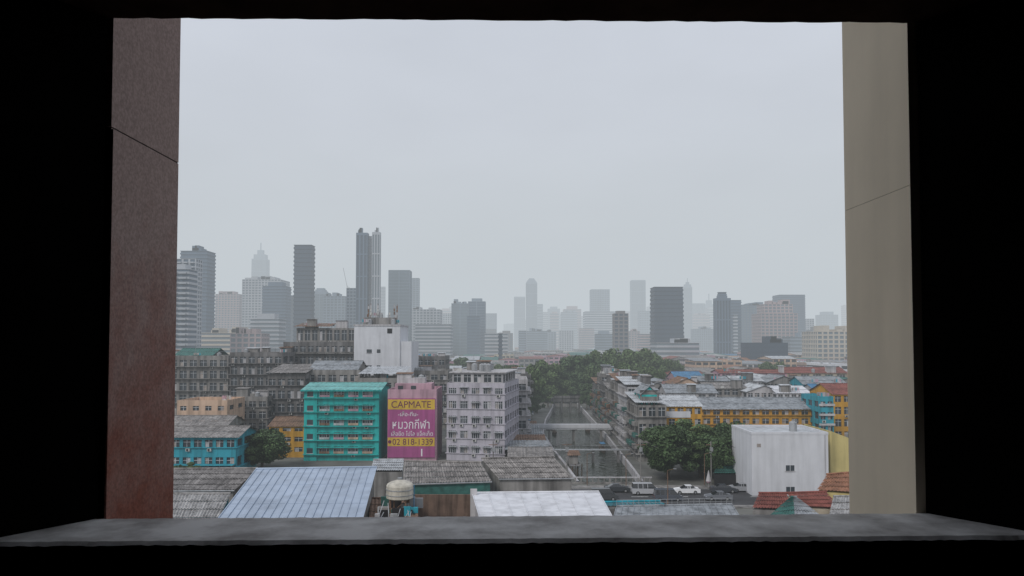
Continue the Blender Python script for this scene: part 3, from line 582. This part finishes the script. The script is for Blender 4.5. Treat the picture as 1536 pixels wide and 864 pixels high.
# ------------------------------------------------------------ vehicles
def car(name,px,d,L_,Wd,prof,gh,col,rot=0,heading=1):
    root=empty(name,(gx(px,d),d,0.01)); root.rotation_euler=(0,0,rot)
    pm=mat('car_paint_'+name+str(int(col[0]*100)),col,.3,.03,.5,0.05,spec=.6)
    cg=mat('car_glass',(0.02,0.022,0.025),.08,.1,1,0,spec=.8)
    def ext(mb,pr,w0,w1,zb,zt,m):
        a=[];b=[]
        for x,z in pr:
            t_=(z-zb)/(zt-zb) if zt>zb else 0; ww=w0+(w1-w0)*t_
            a.append((x*heading,-ww/2,z)); b.append((x*heading,ww/2,z))
        i=len(mb.V); n=len(pr); mb.V+=a+b; mb.F+=[tuple(range(i,i+n)),tuple(range(i+2*n-1,i+n-1,-1))]+[(i+k,i+(k+1)%n,i+n+(k+1)%n,i+n+k) for k in range(n)]; mb.M+=[mb.mi(m)]*(n+2)
    def part(nm,mb,bev=0):
        me=bpy.data.meshes.new(nm); me.from_pydata(mb.V,[],mb.F)
        for m in mb.mats: me.materials.append(m)
        me.polygons.foreach_set('material_index',mb.M); o=bpy.data.objects.new(nm,me); sc.collection.objects.link(o); o.parent=root
        if bev: mo=o.modifiers.new('b','BEVEL'); mo.width=bev; mo.segments=2
    mb=MB(); ext(mb,prof,Wd,Wd*.96,.25,1.0,pm); part('body',mb,.06)
    zb=min(z for _,z in gh); zt=max(z for _,z in gh)
    mb=MB(); ext(mb,gh,Wd*.94,Wd*.76,zb,zt,cg); part('glass',mb)
    xs=[x for x,z in gh if z>zt-.06]; mb=MB(); mb.box(min(x*heading for x in xs),max(x*heading for x in xs),-Wd*.39,Wd*.39,zt-.01,zt+.05,pm)
    for s in (-1,1):
        for f in ((.33,.66) if L_<4.8 else (.25,.5,.75)):
            xx=(min(xs)+(max(xs)-min(xs))*f)*heading; mb.hexa([(xx-.05,s*Wd*.47-.02,zb),(xx+.05,s*Wd*.47-.02,zb),(xx+.05,s*Wd*.47+.02,zb),(xx-.05,s*Wd*.47+.02,zb)],[(xx-.05,s*Wd*.385-.02,zt),(xx+.05,s*Wd*.385-.02,zt),(xx+.05,s*Wd*.385+.02,zt),(xx-.05,s*Wd*.385+.02,zt)],pm)
    part('roof',mb,.02)
    mb=MB()
    for x in (-L_*.31,L_*.31):
        for s in (-1,1):
            mb.tube((x,s*Wd*.5-s*.2,.33),(x,s*Wd*.5+s*.02,.33),.33,TYRE,16); mb.tube((x,s*Wd*.5+s*.02,.33),(x,s*Wd*.5+s*.03,.33),.19,STEEL,10)
    part('wheels',mb)
    mb=MB()
    for s in (-1,1):
        mb.box(min(heading*L_*.485,heading*L_*.502),max(heading*L_*.485,heading*L_*.502),s*Wd*.36-.18,s*Wd*.36+.18,.62,.76,FRAME); mb.box(min(-heading*L_*.485,-heading*L_*.502),max(-heading*L_*.485,-heading*L_*.502),s*Wd*.38-.14,s*Wd*.38+.14,.7,.85,REDR)
    part('lights',mb)
def sedan(L_): 
    h=L_/2; return [(-h,.3),(h,.3),(h,.62),(h-.15,.78),(h-1.1,.95),(-h+.6,1.0),(-h,.9)],[(h-1.15,.93),(h-1.95,1.42),(-h+1.4,1.45),(-h+.55,.98)]
def van(L_):
    h=L_/2; return [(-h,.3),(h,.3),(h,.8),(h-.5,1.05),(-h,1.1)],[(h-.45,1.04),(h-1.35,1.9),(-h+.15,1.95),(-h+.03,1.08)]
p_,g_=van(4.9); car('silver_van',967,133.5,4.9,1.85,p_,g_,(.42,.43,.45))
p_,g_=sedan(4.5); car('white_car',1028,134,4.5,1.75,p_,g_,(.75,.76,.77),heading=-1)
car('dark_car',1083,135,4.5,1.75,p_,g_,(.05,.055,.065)); car('grey_car',1075,128.5,4.4,1.75,p_,g_,(.16,.17,.19),heading=-1); car('dark_car',925,135.5,4.4,1.75,p_,g_,(.04,.045,.05)); car('grey_car',1112,136,4.4,1.75,p_,g_,(.3,.31,.33))
p_,g_=van(4.7); car('dark_pickup',905,128.5,4.7,1.8,p_,g_,(.06,.065,.07)); car('dark_minibus',1000,128,4.9,1.85,p_,g_,(.08,.09,.11))
for px,d in ((938,140),(1055,141),(1000,123),(880,141)):
    mb=MB(); x=gx(px,d); mb.tube((x,d,0),(x,d,6),.07,RUST,6,.05); mb.tube((x,d,6),(x+1.0,d-.2,6.3),.04,RUST,5); mb.box(x+.9,x+1.4,d-.3,d-.12,6.25,6.35,STEEL); mb.build('street_lamp')
pl=[(gx(p_x,142.5),142.5) for p_x in (740,850,960,1065,1175)]
for x,y in pl:
    mb=MB(); mb.tube((x,y,0),(x,y,8.2),.13,CONC,6,.1); mb.box(x-.9,x+.9,y-.06,y+.06,7.5,7.62,RUST); mb.box(x-.3,x+.3,y-.35,y-.1,6.3,7.1,STEEL); mb.build('utility_pole')
mb=MB()
for (xa_,ya_),(xb_,yb_) in zip(pl,pl[1:]):
    for off,h0 in ((-.8,7.6),(0,7.6),(.8,7.6),(0,6.4),(0,6.1)):
        pr=None
        for i in range(9):
            u=i/8; p=(xa_+(xb_-xa_)*u+off*.2, ya_+off, h0-.5*4*u*(1-u))
            if pr: mb.tube(pr,p,.022,TYRE,3)
            pr=p
mb.build('overhead_cables')
mb=MB(); x=gx(1061,139); mb.tube((x,139,0),(x,139,3.3),.05,OFFW,6); mb.cyl((x,139),.5,1.3,3.2,OFFW,8,r2=.08); mb.cyl((x,139),.3,1.0,1.3,PINK,8,r2=.5); mb.build('folded_parasol')
# ------------------------------------------------------------ trees
LF=mat('foliage_dark',(0.052,0.088,0.034),.7,.35,.25,0,island=.5); LF2=mat('foliage_mid',(0.075,0.115,0.042),.7,.35,.2,0,island=.5)
def treemesh(name,seed,h,rx,nc,nl,ls,leaf,low=.22):
    rg=np.random.RandomState(seed); mb=MB()
    fork=h*.28; mb.tube((0,0,-.2),(rg.uniform(-.3,.3),rg.uniform(-.3,.3),fork),h*.03,BARK,8,h*.02)
    cl=[]
    for i in range(nc):
        a=rg.uniform(0,2*math.pi); rr=rx*math.sqrt(rg.uniform(0,1))*.8; zc=h*low+ (h*(.88-low))*rg.uniform(0,1)**.8*(1-.45*(rr/rx)**2); c=np.array([rr*math.cos(a),rr*math.sin(a),zc]); cr=rx*rg.uniform(.2,.36)
        cl.append((c,cr))
        if i<14: 
            mid=Vector(c)*.5+Vector((0,0,fork*.6)); mb.tube((0,0,fork*.9),mid,h*.013,BARK,5,h*.009); mb.tube(mid,Vector(c),h*.009,BARK,4,h*.003)
    Vv=[]
    for c,cr in cl:
        n=nl//nc; dd=rg.normal(size=(n,3)); dd/=np.linalg.norm(dd,axis=1)[:,None]; rad=cr*rg.uniform(.45,1.12,n)**.6
        P=c+dd*rad[:,None]*np.array([1,1,.7]); 
        nr=dd+rg.normal(size=(n,3))*.6; nr/=np.linalg.norm(nr,axis=1)[:,None]
        t=np.cross(nr,rg.normal(size=(n,3))); t/=np.linalg.norm(t,axis=1)[:,None]; b=np.cross(nr,t); s=ls*rg.uniform(.5,1.2,n)[:,None]
        q=np.stack([P-t*s,P-b*s*.55,P+t*s,P+b*s*.55],1).reshape(-1,3); Vv.append(q)
    Vv=np.concatenate(Vv); i0=len(mb.V); nq=len(Vv)//4
    F=[(i0+4*i,i0+4*i+1,i0+4*i+2,i0+4*i+3) for i in range(nq)]
    mi=mb.mi(leaf); mb.V+=Vv.tolist(); mb.F+=F; mb.M+=[mi]*nq
    me=bpy.data.meshes.new(name); me.from_pydata(mb.V,[],mb.F)
    for m in mb.mats: me.materials.append(m)
    me.polygons.foreach_set('material_index',mb.M); return me
TM=[treemesh('tree_a',1,12,5.6,38,12000,.32,LF,.16),treemesh('tree_b',2,12,5,34,10000,.32,LF2,.18),treemesh('tree_c',3,12,6,34,7000,.48,LF2),treemesh('tree_d',4,12,5,30,6000,.48,LF)]
def tree(name,mi,px,yt,d,wpx=None,rot=None):
    o=bpy.data.objects.new(name,TM[mi]); sc.collection.objects.link(o); z=gz(yt,d); o.location=(gx(px,d),d,0)
    s=z/12.0; sx=s if wpx is None else (wpx*d/FPX)/ (2*[5.6,5,6,5][mi]*1.0); o.scale=(sx,sx,s); o.rotation_euler=(0,0,U(0,6.28)); return o
tree('rain_tree',0,1000,628,148,95); tree('rain_tree',1,1050,632,150,100); tree('rain_tree',0,1095,626,153,90); tree('rain_tree',1,1026,624,158,100); tree('rain_tree',0,1075,640,147,80); tree('rain_tree',1,1120,632,156,70)
tree('rain_tree',0,395,638,160,84); tree('banyan_tree',1,374,652,158,56); tree('tree',1,288,690,140,40); tree('tree',0,268,694,136,30)
for px,yt,d,wp in ((790,542,290,54),(818,534,335,64),(850,526,360,70),(880,524,350,62),(905,518,370,62),(935,516,380,66),(962,516,400,60),(990,528,390,50),(770,540,340,50),(840,550,338,44),(895,545,336,50),(925,536,330,54),(955,545,345,54),(745,541,380,44),(980,545,330,44),(865,552,338,44),(800,560,296,40),(720,534,420,40),(690,530,450,40),(915,560,300,38),(885,570,312,30),(1160,538,420,50),(1190,545,400,34),(1010,536,420,44),(822,574,313,32),(845,566,334,34),(868,570,334,30),(806,578,286,26),(880,582,300,22),(902,590,250,18),(797,590,262,22),(790,604,240,18)):
    tree('rain_tree',random.choice([2,3]),px,yt,d,wp)
for px,d,yt in ((330,330,532),(480,380,526),(660,360,536),(1090,360,548),(1240,330,550),(1130,255,588),(1215,150,640)):
    tree('tree',random.choice([2,3]),px,yt,d,34)
for i in range(26):
    d=U(450,1100); tree('distant_tree',random.choice([2,3]),U(260,1270),515+U(13,15)*1109/d,d,26*500/d)
# ------------------------------------------------------------ the dark window the view is seen from
BLK=mat('unlit_room_black',(0.004,0.004,0.004),1,.3,4,.2,spec=0)  # darkness of the unlit room put into the near-black wall colour
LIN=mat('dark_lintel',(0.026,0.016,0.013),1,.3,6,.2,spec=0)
Yn,Yb=1.33,1.50
zl=lambda x:H-0.352+(x+.83)/1.66*.011
zt_=lambda x:gz(27,Yb)-(x+.83)/1.66*.010
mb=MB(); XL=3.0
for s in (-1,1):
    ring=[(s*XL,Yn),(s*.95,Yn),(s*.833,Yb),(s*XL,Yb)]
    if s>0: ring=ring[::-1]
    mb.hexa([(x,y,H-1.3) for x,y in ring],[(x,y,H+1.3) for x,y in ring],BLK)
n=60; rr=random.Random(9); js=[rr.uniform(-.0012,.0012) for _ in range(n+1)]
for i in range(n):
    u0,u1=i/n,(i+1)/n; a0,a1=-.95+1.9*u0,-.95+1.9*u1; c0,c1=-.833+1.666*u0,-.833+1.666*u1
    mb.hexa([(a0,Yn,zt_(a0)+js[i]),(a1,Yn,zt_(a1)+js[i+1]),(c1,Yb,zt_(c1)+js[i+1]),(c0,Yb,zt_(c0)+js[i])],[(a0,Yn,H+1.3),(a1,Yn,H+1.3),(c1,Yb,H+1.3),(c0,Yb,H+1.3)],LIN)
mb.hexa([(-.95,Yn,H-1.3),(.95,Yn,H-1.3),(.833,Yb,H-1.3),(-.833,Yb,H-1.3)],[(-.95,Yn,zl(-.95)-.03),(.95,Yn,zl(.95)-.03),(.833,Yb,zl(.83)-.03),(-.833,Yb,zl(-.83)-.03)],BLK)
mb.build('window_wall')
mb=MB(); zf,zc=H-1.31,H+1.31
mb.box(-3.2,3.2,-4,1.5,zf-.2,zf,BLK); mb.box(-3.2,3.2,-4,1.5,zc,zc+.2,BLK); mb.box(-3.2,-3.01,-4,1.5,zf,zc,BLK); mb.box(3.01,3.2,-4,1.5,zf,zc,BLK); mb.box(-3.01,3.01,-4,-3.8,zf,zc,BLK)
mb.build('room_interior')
mb=MB(); mb.box(-3.2,3.2,-4,1.45,0,zf-.21,CONC); mb.box(-3.2,3.2,-4,1.45,zc+.21,zc+1,CONC); mb.build('viewing_tower')
SILL=bpy.data.materials.new('worn_sill_concrete'); SILL.use_nodes=True; t=SILL.node_tree; bs=t.nodes['Principled BSDF']; bs.inputs['Roughness'].default_value=.85
g=t.nodes.new('ShaderNodeNewGeometry'); n1=t.nodes.new('ShaderNodeTexNoise'); n1.inputs['Scale'].default_value=9; n1.inputs['Detail'].default_value=8; n1.inputs['Roughness'].default_value=.6; t.links.new(g.outputs['Position'],n1.inputs[0])
r1=t.nodes.new('ShaderNodeValToRGB'); r1.color_ramp.elements[0].position=.36; r1.color_ramp.elements[0].color=(.30,.285,.27,1); r1.color_ramp.elements[1].position=.62; r1.color_ramp.elements[1].color=(.66,.65,.63,1); t.links.new(n1.outputs[0],r1.inputs[0]); t.links.new(r1.outputs[0],bs.inputs[0])
bp=t.nodes.new('ShaderNodeBump'); bp.inputs['Strength'].default_value=.25; bp.inputs['Distance'].default_value=.002; t.links.new(n1.outputs[0],bp.inputs['Height']); t.links.new(bp.outputs[0],bs.inputs['Normal'])
mb=MB(); n=160; rr=random.Random(3); prev=None
for i in range(n+1):
    u=i/n; xn=-.97+1.94*u; xb=-.85+1.7*u; j=rr.uniform(-.0015,.0015); k=rr.uniform(-.001,.001)
    c=[(xn,Yn-.012,zl(xn)-.05),(xn,Yn-.012+j,zl(xn)-.006+k),(xn,Yn-.004+j,zl(xn)+k*.3),(xb,Yb-.004+j,zl(xb)+k*.4),(xb,Yb+.003+j,zl(xb)-.005),(xb,Yb+.003,zl(xb)-.05)]
    if prev:
        for a in range(5): mb.poly([prev[a],c[a],c[a+1],prev[a+1]],BLK if a==0 else SILL)
    prev=c
mb.build('window_sill')
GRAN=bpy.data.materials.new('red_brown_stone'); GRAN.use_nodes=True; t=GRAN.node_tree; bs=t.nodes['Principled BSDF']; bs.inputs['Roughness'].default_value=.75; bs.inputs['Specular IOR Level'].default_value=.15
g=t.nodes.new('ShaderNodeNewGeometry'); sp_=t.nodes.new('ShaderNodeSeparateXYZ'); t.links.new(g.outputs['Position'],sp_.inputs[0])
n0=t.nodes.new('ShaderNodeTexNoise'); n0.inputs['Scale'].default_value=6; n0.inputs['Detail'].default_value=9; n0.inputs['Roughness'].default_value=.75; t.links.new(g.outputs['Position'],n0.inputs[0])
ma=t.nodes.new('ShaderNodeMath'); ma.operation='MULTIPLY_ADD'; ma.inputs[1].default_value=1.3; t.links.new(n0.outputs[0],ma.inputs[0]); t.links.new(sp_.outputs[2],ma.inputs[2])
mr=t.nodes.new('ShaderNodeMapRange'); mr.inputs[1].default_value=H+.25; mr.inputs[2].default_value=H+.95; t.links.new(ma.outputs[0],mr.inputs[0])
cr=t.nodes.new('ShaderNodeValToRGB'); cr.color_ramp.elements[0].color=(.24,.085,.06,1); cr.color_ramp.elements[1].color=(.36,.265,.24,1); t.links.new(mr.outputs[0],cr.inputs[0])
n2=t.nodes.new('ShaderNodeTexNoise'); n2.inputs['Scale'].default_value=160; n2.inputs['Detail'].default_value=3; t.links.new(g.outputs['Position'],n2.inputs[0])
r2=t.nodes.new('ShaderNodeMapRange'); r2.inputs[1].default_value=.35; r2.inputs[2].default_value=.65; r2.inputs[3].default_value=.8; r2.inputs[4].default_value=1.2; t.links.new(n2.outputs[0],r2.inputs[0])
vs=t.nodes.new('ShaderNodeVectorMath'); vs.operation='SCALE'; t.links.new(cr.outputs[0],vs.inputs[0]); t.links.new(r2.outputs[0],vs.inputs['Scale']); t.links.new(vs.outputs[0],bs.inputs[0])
PLA=mat('beige_fin_plaster',(0.84,0.73,0.57),.9,.06,2.5,.1,spec=.1)
a=.822; zj=at_d(175,190,1.5)[2]
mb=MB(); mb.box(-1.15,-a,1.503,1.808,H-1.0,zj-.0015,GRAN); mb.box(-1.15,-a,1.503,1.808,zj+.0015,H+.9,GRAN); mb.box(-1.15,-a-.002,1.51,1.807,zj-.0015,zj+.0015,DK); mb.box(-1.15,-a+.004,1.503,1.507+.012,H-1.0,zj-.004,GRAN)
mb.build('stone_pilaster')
mb=MB(); zj=at_d(1365,277,1.5)[2]; a=.815
mb.box(a,1.15,1.503,1.80,H-1.0,zj-.0005,PLA); mb.box(a,1.15,1.503,1.80,zj+.0005,H+.9,PLA); mb.box(a+.001,1.15,1.51,1.799,zj-.0005,zj+.0005,CONCD)
mb.build('plaster_pilaster')
print('objects',len(bpy.data.objects))
